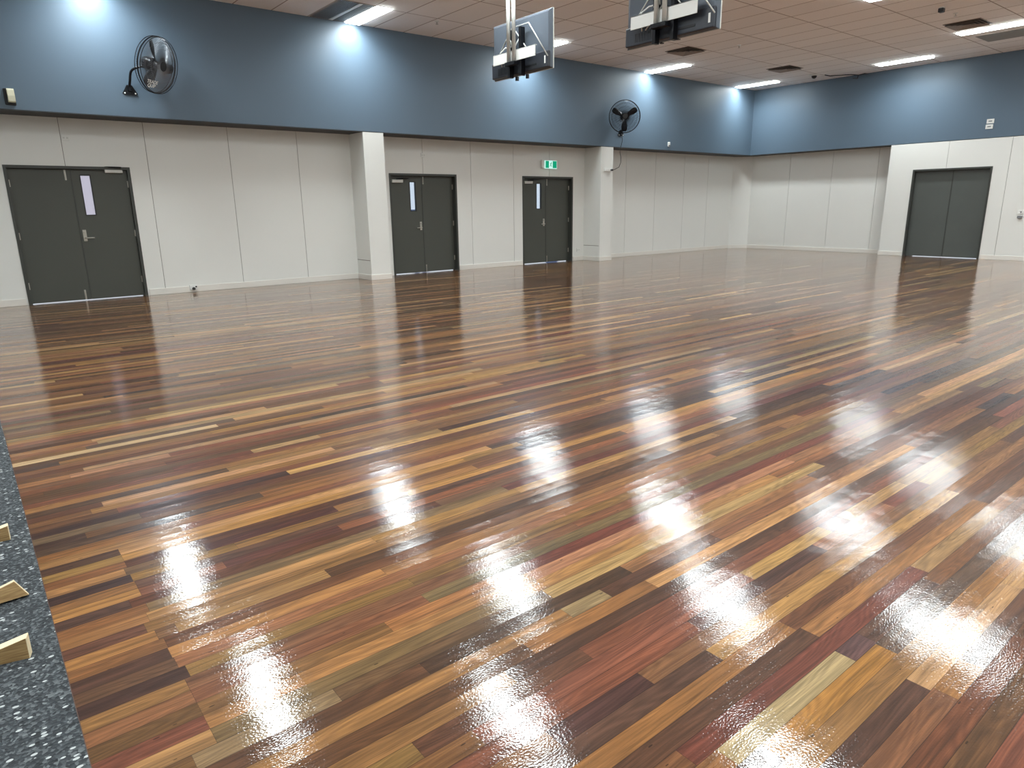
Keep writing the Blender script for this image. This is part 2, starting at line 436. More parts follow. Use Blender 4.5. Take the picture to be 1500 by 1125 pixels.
# ------------------------------------------------------------------ walls
GAP = 0.008
def panel_wall(name, axis, face, a, c, z0, z1, joints, openings, depth=0.2, label=None, sign=1):
    """wall of sheet panels; axis 'x' runs along x with its face at y=face, 'y' along y with face at x=face"""
    bm = bmesh.new(); cuts = sorted(set([a, c] + joints))
    def put(p, q, zz0, zz1, d0, d1, mi):
        if q-p < 1e-4 or zz1-zz0 < 1e-4: return
        if axis == 'x': box(bm, p, q, face+sign*d0, face+sign*d1, zz0, zz1, mi=mi)
        else: box(bm, face+sign*d0, face+sign*d1, p, q, zz0, zz1, mi=mi)
    def solid(p, q, d0, d1, mi):
        pts = [p]
        for o0, o1, oz in openings:
            lo, hi = max(p, o0), min(q, o1)
            if hi > lo:
                put(pts[-1], lo, z0, z1, d0, d1, mi); put(lo, hi, oz, z1, d0, d1, mi); pts.append(hi)
        put(pts[-1], q, z0, z1, d0, d1, mi)
    openings = sorted(openings)
    for p, q in zip(cuts, cuts[1:]):
        solid(p + (GAP/2 if p != a else 0), q - (GAP/2 if q != c else 0), 0, 0.012, 0)
    solid(a, c, 0.0125, depth, 1)
    return struct(link(name, bm, [M_WHITE, M_GROOVE]), label)

D1, D2, D3, D4 = (0.732, 2.352), (6.925, 8.538), (10.358, 11.954), (5.660, 7.342)
CH0, CH1 = (18.60, YW), (XW, 12.03)          # corner splay
panel_wall('wall_left', 'x', YW, X0, CH0[0], 0, ZS+0.02, [-1.2, 0.1, 1.50, 2.623, 3.902, 5.10, 7.72, 8.92, 10.10, 11.19, 13.86, 15.03, 16.27, 17.38],
           [(*D1, ZD), (*D2, ZD), (*D3, ZD)], label='off-white panelled wall under the blue bulkhead')
panel_wall('wall_right', 'y', XW, EW-0.05, CH1[1], 0, ZS+0.02, [8.38, 9.585, 10.82], [], label='off-white recessed end wall')
bm = bmesh.new(); prism(bm, [CH0, CH1, (XW+0.2, CH1[1]), (XW+0.2, YW+0.2), (CH0[0], YW+0.2)], 0, ZS+0.02, 'z')
struct(link('wall_corner', bm, M_WHITE), 'splayed white corner')
panel_wall('wall_right_front', 'y', XB, Y0, EW, 0, ZS, [1.8, 3.0, 4.17, 5.36, 6.62][0:5], [(*D4, ZD4)], depth=XW+0.2-XB, label='off-white panelled end wall with a double door')
# upper blue walls and their undersides, darkened with painted-in shade
bm = bmesh.new(); box(bm, X0, XB, YB, YW+0.2, ZS+0.012, ZC)
struct(link('wall_left_upper', bm, M_BLUE), 'slate blue bulkhead along the left wall')
bm = bmesh.new(); box(bm, XB, XW+0.2, Y0, YW+0.2, ZS+0.012, ZC)
struct(link('wall_right_upper', bm, M_BLUE), 'slate blue upper end wall')
bm = bmesh.new(); box(bm, X0, XB, YB+0.0005, YW+0.2, ZS, ZS+0.0118); box(bm, XB, XW+0.2, EW, YW+0.2, ZS, ZS+0.0118)
struct(link('trim_2', bm, M_SOFFIT), 'underside of the bulkhead, its shade painted in as charcoal')
# hall sides out of the photograph
bm = bmesh.new(); box(bm, X0-0.2, X0, Y0, YW+0.2, -0.06, ZC); struct(link('wall_back', bm, M_WHITE))
bm = bmesh.new(); box(bm, X0-0.2, XW+0.2, Y0-0.2, Y0, -0.06, ZC); struct(link('wall_near', bm, M_WHITE))
bm = bmesh.new(); box(bm, X0-0.2, XW+0.2, Y0-0.2, YW+0.2, ZC, ZC+0.1); struct(link('ceiling', bm, M_CEIL), 'suspended ceiling of off-white tiles')

# columns
def column(a, c, label):
    bm = bmesh.new(); box(bm, a, c, YB, YB+0.03, 0, ZS-0.001)
    box(bm, a, c, YB+0.0301, YW-0.0002, 0, 0.362); box(bm, a, c, YB+0.0301, YW-0.0002, 0.374, ZS-0.001)
    box(bm, a+0.003, c-0.003, YB+0.0302, YW-0.0003, 0.355, 0.38, mi=1)
    o = struct(link('column', bm, [M_WHITE, M_GROOVE]), label)
    return o
C1, C2 = (6.127, 6.547), (12.344, 12.758)
column(*C1, 'square off-white column left of the middle door')
column(*C2, 'square off-white column right of the door under the exit sign')

# baseboards
BH = 0.1; BT = 0.014
def baseboards():
    bm = bmesh.new()
    for a, c in [(X0, D1[0]-0.02), (D1[1]+0.02, C1[0]), (C1[1], D2[0]-0.02), (D2[1]+0.02, D3[0]-0.02), (D3[1]+0.02, C2[0]), (C2[1], CH0[0])]:
        box(bm, a, c, YW-BT, YW, 0, BH, 0.003)
    for a, c in (C1, C2):
        box(bm, a-BT, c+BT, YB-BT, YB, 0, BH, 0.003)
        box(bm, a-BT, a, YB, YW-BT, 0, BH, 0.003); box(bm, c, c+BT, YB, YW-BT, 0, BH, 0.003)
    struct(link('baseboard_left', bm, M_BASE))
    bm = bmesh.new()
    box(bm, XW-BT, XW, EW, CH1[1], 0, BH, 0.003)
    d = (Vector((*CH1, 0))-Vector((*CH0, 0))); n = Vector((-1, -1, 0)).normalized()*BT
    prism(bm, [CH0, CH1, (CH1[0]+n.x, CH1[1]+n.y), (CH0[0]+n.x, CH0[1]+n.y)], 0, BH, 'z')
    box(bm, XB-BT, XB, Y0, D4[0]-0.02, 0, BH, 0.003); box(bm, XB-BT, XB, D4[1]+0.02, EW+BT, 0, BH, 0.003)
    box(bm, XB, XW-BT, EW, EW+BT, 0, BH, 0.003)
    struct(link('baseboard_right', bm, M_BASE))
baseboards()

# ------------------------------------------------------------------ doors
def door(n, a, c, zt, meet, rec, active, glass, handle, closer, label, M=None, gmat=None, dmat=None, gapz=0.013, hinges=True, bolts=True):
    """double door in the wall plane y=0 of its local frame (room side -y), x from a to c"""
    dmat = dmat or M_DOOR
    root = bpy.data.objects.new('door_%d' % n, None); COL.objects.link(root)
    root['kind'] = 'structure'; root['label'] = label
    if M is not None: root.matrix_world = M
    FW = 0.042
    bm = bmesh.new()
    D = rec+0.06
    for p, q, z0, z1 in ((a, a+FW, 0, zt), (c-FW, c, 0, zt), (a+FW, c-FW, zt-FW, zt)):
        box(bm, p, q, -0.012, D, z0, z1, 0.002)
    # stops behind the leaves
    box(bm, a+FW, a+FW+0.015, rec+0.045, D, 0, zt-FW); box(bm, c-FW-0.015, c-FW, rec+0.045, D, 0, zt-FW)
    box(bm, a+FW, c-FW, rec+0.045, D, zt-FW-0.02, zt-FW)
    link('door_frame', bm, M_FRAME, root)
    for s, (p, q) in enumerate(((a+FW+0.003, meet-0.002), (meet+0.002, c-FW-0.003))):
        bm = bmesh.new(); y0, y1 = rec, rec+0.042; z0, z1 = gapz, zt-FW-0.004
        has = glass and ((active == 'L' and s == 0) or (active == 'R' and s == 1))
        if has:
            g0, g1, h0, h1 = glass
            box(bm, p, g0, y0, y1, z0, z1); box(bm, g1, q, y0, y1, z0, z1)
            box(bm, g0, g1, y0, y1, z0, h0); box(bm, g0, g1, y0, y1, h1, z1)
        else:
            box(bm, p, q, y0, y1, z0, z1, 0.0015)
        leaf = link('door_leaf', bm, dmat, root)
        if has:
            bm = bmesh.new(); box(bm, g0, g1, rec+0.018, rec+0.024, h0, h1)
            link('vision_panel', bm, gmat or M_GLASS2, leaf)
            bm = bmesh.new(); t = 0.012
            for w in ((g0-t, g0, h0-t, h1+t), (g1, g1+t, h0-t, h1+t), (g0, g1, h0-t, h0), (g0, g1, h1, h1+t)):
                box(bm, w[0], w[1], rec-0.006, rec+0.012, w[2], w[3], 0.001)
            link('glazing_bead', bm, M_BLACK, leaf)
        if handle and ((active == 'L') == (s == 0)):
            hx, hz, d = handle                            # centre of the plate, d = direction of the lever
            bm = bmesh.new(); box(bm, hx-0.024, hx+0.024, rec-0.01, rec+0.001, hz-0.085, hz+0.085, 0.003)
            lathe(bm, [(0.0, 0.022), (0.012, 0.022), (0.014, 0.0)], 16, Matrix.Translation((hx, rec-0.01, hz+0.05)) @ Matrix.Rotation(PI/2, 4, 'X'))
            hp = link('lock_plate', bm, M_STEEL, leaf)
            bm = bmesh.new()
            tube(bm, [(hx, rec-0.005, hz-0.035), (hx, rec-0.05, hz-0.035), (hx+d*0.02, rec-0.06, hz-0.035), (hx+d*0.12, rec-0.06, hz-0.037)], 0.010, 10)
            link('lever_handle', bm, M_STEEL, leaf, True)
        if hinges:
            hxx = p if s == 0 else q
            for hz in (0.27, 1.0, 1.75):
                bm = bmesh.new(); tube(bm, [(hxx, rec-0.008, hz-0.05), (hxx, rec-0.008, hz+0.05)], 0.008, 10)
                box(bm, hxx-0.012, hxx+0.012, rec-0.004, rec+0.002, hz-0.05, hz+0.05)
                link('hinge', bm, M_STEEL, leaf, False)
        if bolts and ((active == 'L') == (s == 1)):
            bx = meet+0.03 if s == 1 else meet-0.05
            if n == 1: bx = meet-0.075
            for z_0, z_1 in ((zt-FW-0.16, zt-FW-0.01), (gapz+0.0, 0.16)):
                bm = bmesh.new(); box(bm, bx-0.012, bx+0.012, rec-0.006, rec+0.001, z_0, z_1, 0.002)
                tube(bm, [(bx, rec-0.012, z_0+0.02), (bx, rec-0.012, z_1-0.02)], 0.006, 8)
                link('flush_bolt', bm, M_STEEL, leaf)
        if s == 1 and meet:
            bm = bmesh.new(); box(bm, meet-0.012, meet+0.008, rec-0.005, rec+0.0, 0.03, zt-FW-0.01, 0.001)
            link('meeting_strip', bm, M_FRAME, leaf)
    if closer:
        k0, k1, kz = closer
        bm = bmesh.new(); box(bm, k0, k1, rec-0.055, rec-0.0005, kz-0.03, kz+0.03, 0.006)
        cl = link('door_closer', bm, M_SILVER, root)
        bm = bmesh.new(); kx = (k0+k1)/2; yy = rec-0.03
        lathe(bm, [(0, 0.02), (0.014, 0.02), (0.014, 0)], 12, Matrix.Translation((kx, yy, kz+0.03)))
        tube(bm, [(kx, yy, kz+0.045), (kx+0.10, yy-0.07, kz+0.05), (kx+(0.26 if active == 'L' else -0.12), yy-0.01, kz+0.055)], 0.011, 8)
        link('closer_arm', bm, M_BLKMET, cl)
    return root

door(1, *D1, ZD, 1.557, 0.05, 'R', (1.675, 1.800, 1.295, 1.870), (1.607, 0.985, 1), (2.003, 2.248, 1.935+0.01),
     'dark grey double door at the far left with a lilac glass panel in its right leaf', Matrix.Translation((0, YW, 0)), M_GLASS1, gapz=0.009)
door(2, *D2, ZD, 7.735, 0.10, 'L', (7.45, 7.575, 1.272, 1.838), (7.672, 0.965, -1), (7.02, 7.27, 1.855),
     'dark grey double door between the two columns, nearest the left column, with a bright glass strip', Matrix.Translation((0, YW, 0)))
door(3, *D3, ZD, 11.165, 0.10, 'L', (10.875, 11.01, 1.279, 1.838), (11.095, 0.955, -1), (10.47, 10.717, 1.868),
     'dark grey double door under the green exit sign', Matrix.Translation((0, YW, 0)))
# end-wall door: local x -> -Y of the hall, local y -> +X
M4 = Matrix(((0, 1, 0, XB), (-1, 0, 0, 0), (0, 0, 1, 0), (0, 0, 0, 1)))
door(4, -D4[1], -D4[0], ZD4, -6.475, 0.09, 'N', None, None, None,
     'plain dark grey double door in the white end wall at the right', M4, dmat=M_DOOR4, hinges=False, bolts=False, gapz=0.010)

# unidentified blue shapes beyond the glass strips, built as stand-in boxes
bm = bmesh.new(); box(bm, 12.3, 12.42, 20.5, 20.62, 0, 0.9, 0.01); box(bm, 12.6, 12.72, 20.5, 20.62, 0, 0.9, 0.01); box(bm, 12.2, 12.82, 20.45, 20.67, 0.9, 1.28, 0.02)
tag(link('outdoor_blue_box', bm, mat('dark_blue_plastic', (30, 66, 120), 0.5)), 'dark blue box outside, low in the glass strip of the middle door', 'box')
bm = bmesh.new(); box(bm, 17.4, 17.9, 19.4, 19.52, 0, 1.62, 0.01); box(bm, 17.35, 18.2, 19.35, 19.57, 1.62, 1.68)
tag(link('outdoor_screen', bm, mat('bright_blue_panel', (52, 104, 170), 0.5)), 'blue panel outside, seen through the glass strip under the exit sign', 'screen')

# ------------------------------------------------------------------ ceiling lights
LW, LL = 0.27, 1.16
LAMP_W, LAMP_SPREAD = 38.0, 150
def ceiling_light(x, y, label, group, proto=[None]):
    if proto[0] is None:
        r = empty('ceiling_light', (x, y, ZC), label, 'light', group)
        bm = bmesh.new(); t = 0.012
        for w in ((-LW/2-t, -LW/2, -LL/2-t, LL/2+t), (LW/2, LW/2+t, -LL/2-t, LL/2+t), (-LW/2, LW/2, -LL/2-t, -LL/2), (-LW/2, LW/2, LL/2, LL/2+t)):
            box(bm, *w, -0.010, 0.001)
        link('light_frame', bm, M_PLWHITE, r)
        bm = bmesh.new(); box(bm, -LW/2, LW/2, -LL/2, LL/2, -0.028, 0.001, 0.004)
        link('diffuser', bm, M_LIGHT, r)
        ld = bpy.data.lights.new('led_array', 'AREA'); ld.shape = 'RECTANGLE'; ld.size = LW-0.01; ld.size_y = LL-0.01
        ld.energy = LAMP_W; ld.color = (0.90, 0.98, 1.0); ld.spread = math.radians(LAMP_SPREAD)
        lo = bpy.data.objects.new('led_array', ld); COL.objects.link(lo); lo.parent = r; lo.location = (0, 0, -0.0295)
        proto[0] = r; return r
    s = proto[0]; r = s.copy(); COL.objects.link(r); r.location = (x, y, ZC); r['label'] = label; r['group'] = group
    for ch in s.children:
        c = ch.copy(); COL.objects.link(c); c.parent = r
    return r
G = 'rectangular light panels in the tiled ceiling'
yA = 11.205
lights = [
    (6.025, yA, 'white ceiling light panel nearest the left edge, beside the grey air grille'),
    (9.93, yA, 'white ceiling light panel half hidden behind the left hanging television'),
    (13.85, yA, 'white ceiling light panel between the right television and the far fan'),
    (17.65, yA, 'white ceiling light panel in the far corner where the blue walls meet'),
    (17.65, 7.47, 'white ceiling light panel along the blue end wall, above a bright patch'),
    (15.79, 5.16, 'white ceiling light panel cut by the right edge, beside a grey ceiling panel'),
    (11.97, 5.18, 'white ceiling light panel just showing at the top edge, right of the televisions'),
]
for a in lights: ceiling_light(*a, G)
hid = 'white ceiling light panel above the frame, seen only mirrored in the floor'
for x, y in [(2.06, yA), (2.06, 7.45), (5.90, 7.50), (9.76, 7.46), (4.12, 5.2), (8.02, 5.14), (5.85, 2.66), (9.68, 2.64), (13.72, 2.75)]:
    ceiling_light(x, y, hid, 'ceiling lights mirrored in the floor')
hid_added = 'added white ceiling light panel, unseen overhead, there to light the hall'  # unseen panels in an assumed layout, added only to light the hall
for x, y in [(-1.9, 7.45), (0.25, 5.2), (2.0, 2.66), (17.6, 2.7), (0.25, 0.3), (4.1, 0.3), (8.0, 0.3), (11.9, 0.3), (15.8, 0.3), (2.0, -2.1), (5.9, -2.1), (9.8, -2.1), (13.7, -2.1), (17.6, -2.1), (-1.9, 2.66), (-1.9, -2.1)]:
    ceiling_light(x, y, hid_added, 'added unseen ceiling lights')

# ------------------------------------------------------------------ ceiling vents and fittings
def vent(x, y, label):
    r = empty('ceiling_vent', (x, y, ZC), label, 'vent', 'square air vents in the ceiling')
    h = 0.285
    bm = bmesh.new()
    for w in ((-h-0.02, -h, -h-0.02, h+0.02), (h, h+0.02, -h-0.02, h+0.02), (-h, h, -h-0.02, -h), (-h, h, h, h+0.02)):
        box(bm, *w, -0.008, 0.001)
    link('vent_frame', bm, M_VENT, r)
    for k in range(4):
        s0 = h-0.005-k*0.068; s1 = s0-0.055; bm = bmesh.new()
        A = [bm.verts.new((sx*s0, sy*s0, -0.034)) for sx, sy in ((-1, -1), (1, -1), (1, 1), (-1, 1))]
        B = [bm.verts.new((sx*s1, sy*s1, -0.006)) for sx, sy in ((-1, -1), (1, -1), (1, 1), (-1, 1))]
        A2 = [bm.verts.new((v.co.x, v.co.y, v.co.z+0.003)) for v in A]; B2 = [bm.verts.new((v.co.x, v.co.y, v.co.z+0.003)) for v in B]
        for i in range(4):
            j = (i+1) % 4
            bm.faces.new((A[i], A[j], B[j], B[i])); bm.faces.new((A2[j], A2[i], B2[i], B2[j]))
            bm.faces.new((A[i], A2[i], A2[j], A[j])); bm.faces.new((B[i], B[j], B2[j], B2[i]))
        link('louvre', bm, M_VENT, r)
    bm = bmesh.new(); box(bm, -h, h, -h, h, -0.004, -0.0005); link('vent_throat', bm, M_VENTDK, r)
vent(12.66, 9.78, 'square ceiling vent just below the right hanging television')
vent(16.24, 9.60, 'square ceiling vent near the far corner of the hall')
vent(15.10, 5.36, 'square ceiling vent left of the long light at the right edge')

# slotted return-air grille beside the first light
r = empty('air_grille', (5.58, 11.23, ZC), 'grey slotted air grille with a pale centre bar beside the leftmost ceiling light', 'grille')
bm = bmesh.new(); box(bm, -0.30, 0.28, -0.575, 0.575, -0.004, 0.001); link('grille_backing', bm, M_VENTDK, r)
bm = bmesh.new(); box(bm, 0.02, 0.085, -0.575, 0.575, -0.014, -0.004, 0.002); link('centre_bar', bm, M_PLWHITE, r)
bm = bmesh.new()
for w in ((-0.31, -0.295, -0.59, 0.59), (0.275, 0.29, -0.59, 0.59), (-0.295, 0.275, -0.59, -0.575), (-0.295, 0.275, 0.575, 0.59)):
    box(bm, *w, -0.012, 0.001)
link('grille_frame', bm, M_VENT, r)
bm = bmesh.new()
for k in range(17):
    xx = -0.28+k*0.033
    if -0.01 < xx < 0.10: continue
    box(bm, xx, xx+0.018, -0.575, 0.575, -0.011, -0.004)
link('slats', bm, M_GREYPL, r)

bm = bmesh.new(); box(bm, 16.36, 17.10, 4.45, 5.64, ZC-0.006, ZC+0.001, 0.002)
tag(link('access_panel', bm, M_PANEL), 'flat grey ceiling panel beside the light at the right edge', 'panel')

def sprinkler(x, y, label):
    r = empty('sprinkler', (x, y, ZC), label, 'sprinkler', 'small sprinkler heads in the ceiling')
    bm = bmesh.new(); lathe(bm, [(0.042, 0.0), (0.040, -0.008), (0.016, -0.014), (0.0, -0.014)], 20); link('rosette', bm, M_PLWHITE, r, True)
    bm = bmesh.new(); lathe(bm, [(0.009, -0.012), (0.009, -0.045), (0.024, -0.048), (0.024, -0.052), (0.0, -0.052)], 16); link('sprinkler_head', bm, M_STEEL, r)
sprinkler(7.165, 10.86, 'small pale sprinkler head between the leftmost light and the left television')
sprinkler(13.14, 8.82, 'small sprinkler head in the middle of the ceiling, right of the right television')
sprinkler(14.09, 5.21, 'small sprinkler head at the upper right, beside the black sensor')
r = empty('ceiling_sensor', (13.515, 5.22, ZC), 'small black sensor on the ceiling at the upper right', 'sensor')
bm = bmesh.new(); lathe(bm, [(0.05, 0), (0.05, -0.012), (0.0, -0.012)], 24); link('mounting_ring', bm, M_PLWHITE, r)
bm = bmesh.new(); box(bm, -0.05, 0.05, -0.04, 0.04, -0.075, -0.01, 0.012); link('sensor_body', bm, M_BLACK, r)

r = empty('security_camera', (17.60, 9.577, ZC), 'white dome camera with a black lens on the ceiling near the end wall', 'camera')
bm = bmesh.new(); lathe(bm, [(0.12, 0), (0.12, -0.02), (0.10, -0.035), (0.0, -0.035)], 28); link('camera_base', bm, M_PLWHITE, r, True)
bm = bmesh.new(); lathe(bm, [(0.065, -0.03), (0.06, -0.06), (0.045, -0.085), (0.02, -0.098), (0.0, -0.1)], 24); link('camera_dome', bm, M_BLACK, r, True)
bm = bmesh.new(); tube(bm, [(17.78, 9.40, ZC-0.02), (17.85, 9.30, ZC-0.05), (17.95, 9.10, ZC-0.055), (18.10, 8.90, ZC-0.05), (18.3, 8.80, ZC-0.06), (18.45, 8.72, ZC-0.02), (18.55, 8.68, ZC-0.02)], 0.011, 8)
tube(bm, [(18.3, 8.80, ZC-0.06), (18.4, 8.86, ZC-0.12), (18.45, 9.0, ZC-0.09)], 0.009, 8)
tag(link('loose_cable', bm, M_BLACK, smooth=True), 'loose black cable on the ceiling beside the dome camera', 'cable')

# ------------------------------------------------------------------ hanging televisions
def television(x, yc, z0, label, drop=0.055):
    """screen plane at x, back towards the camera (-x)"""
    w, h = 1.225, 0.70
    r = empty('television', (x, yc, z0), label, 'television', 'televisions hung from the ceiling')
    a = w/2
    bm = bmesh.new()
    # bowed rear shell: front rectangle tapering to a slightly smaller back
    F = [(0, -a, 0), (0, a, 0), (0, a, h), (0, -a, h)]
    E = [(-0.012, -a, 0), (-0.012, a, 0), (-0.012, a, h), (-0.012, -a, h)]
    B = [(-0.045, -a+0.05, 0.03), (-0.045, a-0.05, 0.03), (-0.045, a-0.05, h-0.035), (-0.045, -a+0.05, h-0.035)]
    R = [[bm.verts.new(p) for p in q] for q in (F, E, B)]
    bm.faces.new(R[0]); bm.faces.new(R[2][::-1])
    for P, Q in zip(R, R[1:]):
        for i in range(4): bm.faces.new((P[i], P[(i+1) % 4], Q[(i+1) % 4], Q[i]))
    link('back_shell', bm, M_TVBACK, r)
    bm = bmesh.new(); box(bm, 0.0005, 0.004, -a+0.012, a-0.012, 0.018, h-0.012); link('screen', bm, M_SCREEN, r)
    bm = bmesh.new()
    for q in ((-a, a, -0.004, 0.016), (-a, a, h-0.01, h+0.003)): box(bm, -0.010, 0.006, q[0], q[1], q[2], q[3], 0.002)
    for q in ((-a-0.003, -a+0.01), (a-0.01, a+0.003)): box(bm, -0.010, 0.006, q[0], q[1], 0, h, 0.002)
    link('bezel', bm, M_SILVER, r)
    # housing with the electronics along the bottom
    bm = bmesh.new(); box(bm, -0.075, -0.02, -a+0.03, a-0.02, 0.012, 0.21, 0.012)
    hs = link('lower_housing', bm, M_TVLOW, r)
    bm = bmesh.new(); box(bm, -0.078, -0.0752, -a+0.07, -a+0.095, 0.06, 0.15); link('label_strip', bm, M_PLWHITE, hs)
    bm = bmesh.new()
    for k in range(14): box(bm, -0.078, -0.0748, 0.10+k*0.026, 0.112+k*0.026, 0.04, 0.13)
    link('cooling_slots', bm, M_BLACK, hs)
    bm = bmesh.new(); box(bm, -0.079, -0.0748, -0.36, -0.12, 0.06, 0.085); link('socket_strip', bm, M_BLACK, hs)
    for s in (-1, 1):
        bm = bmesh.new(); box(bm, -0.015, 0.02, s*0.11-0.018+0.02, s*0.11+0.018+0.02, -drop, 0.0, 0.003)
        link('foot', bm, M_BLACK, r)
    return r
def tv_mount(x, yc, z0, label):
    """twin pole ceiling mount with a pale crossbar; x is the back of the television"""
    r = empty('television_mount', (x, yc, ZC), label, 'mount', 'twin pole ceiling mounts')
    zb = z0+0.155-ZC; H = -0.0
    for s in (-1, 1):
        bm = bmesh.new(); tube(bm, [(-0.20, s*0.055, H), (-0.20, s*0.055, zb-0.02)], 0.026, 20)
        link('pole', bm, M_SILVER, r, True)
    bm = bmesh.new(); box(bm, -0.29, -0.11, -0.13, 0.13, -0.012, 0, 0.003); link('ceiling_plate', bm, M_SILVER, r)
    bm = bmesh.new(); box(bm, -0.165, -0.155, -0.44, 0.44, zb, zb+0.135, 0.002); box(bm, -0.165, -0.13, -0.44, 0.44, zb+0.125, zb+0.135, 0.002)
    link('crossbar', bm, M_PLWHITE, r)
    bm = bmesh.new(); box(bm, -0.24, -0.16, -0.10, 0.10, zb-0.06, zb-0.015, 0.004)
    for s in (-1, 1): box(bm, -0.155, -0.0795, s*0.12-0.022, s*0.12+0.022, zb-0.19, zb+0.40, 0.004)
    link('bracket', bm, M_BLKMET, r)
    bm = bmesh.new()
    tube(bm, [(-0.09, -0.62+0.02, zb-0.02), (-0.10, -0.24, zb+0.43), (-0.10, 0.10, zb+0.43), (-0.09, 0.46, zb+0.08)], 0.008, 8)
    tube(bm, [(-0.10, 0.05, zb+0.40), (-0.10, -0.25, zb+0.08)], 0.008, 8); tube(bm, [(-0.10, -0.05, zb+0.28), (-0.10, 0.28, zb-0.02)], 0.008, 8)
    link('tilt_arms', bm, M_SILVER, r, True)
    bm = bmesh.new(); tube(bm, [(-0.10, 0.33, zb-0.02), (-0.12, 0.33, zb+0.16), (-0.12, 0.22, zb+0.20), (-0.14, 0.06, zb+0.19), (-0.19, 0.03, zb+0.25)], 0.009, 8)
    lathe(bm, [(0, -0.012), (0.018, 0), (0, 0.012)], 12, Matrix.Translation((-0.17, 0.10, zb+0.165)))
    link('cable_loop', bm, M_PLWHITE, r, True)
TX, TZ = 6.385, 3.05
television(TX, 7.62, TZ, 'left of the two hanging televisions, seen from behind')
tv_mount(TX, 7.62, TZ, 'twin silver poles and pale crossbar carrying the left television')
television(TX, 5.13, TZ-0.01, 'right of the two hanging televisions, cut by the top edge, seen from behind', 0.012)
tv_mount(TX, 5.13, TZ-0.01, 'twin silver poles and pale crossbar carrying the right television')

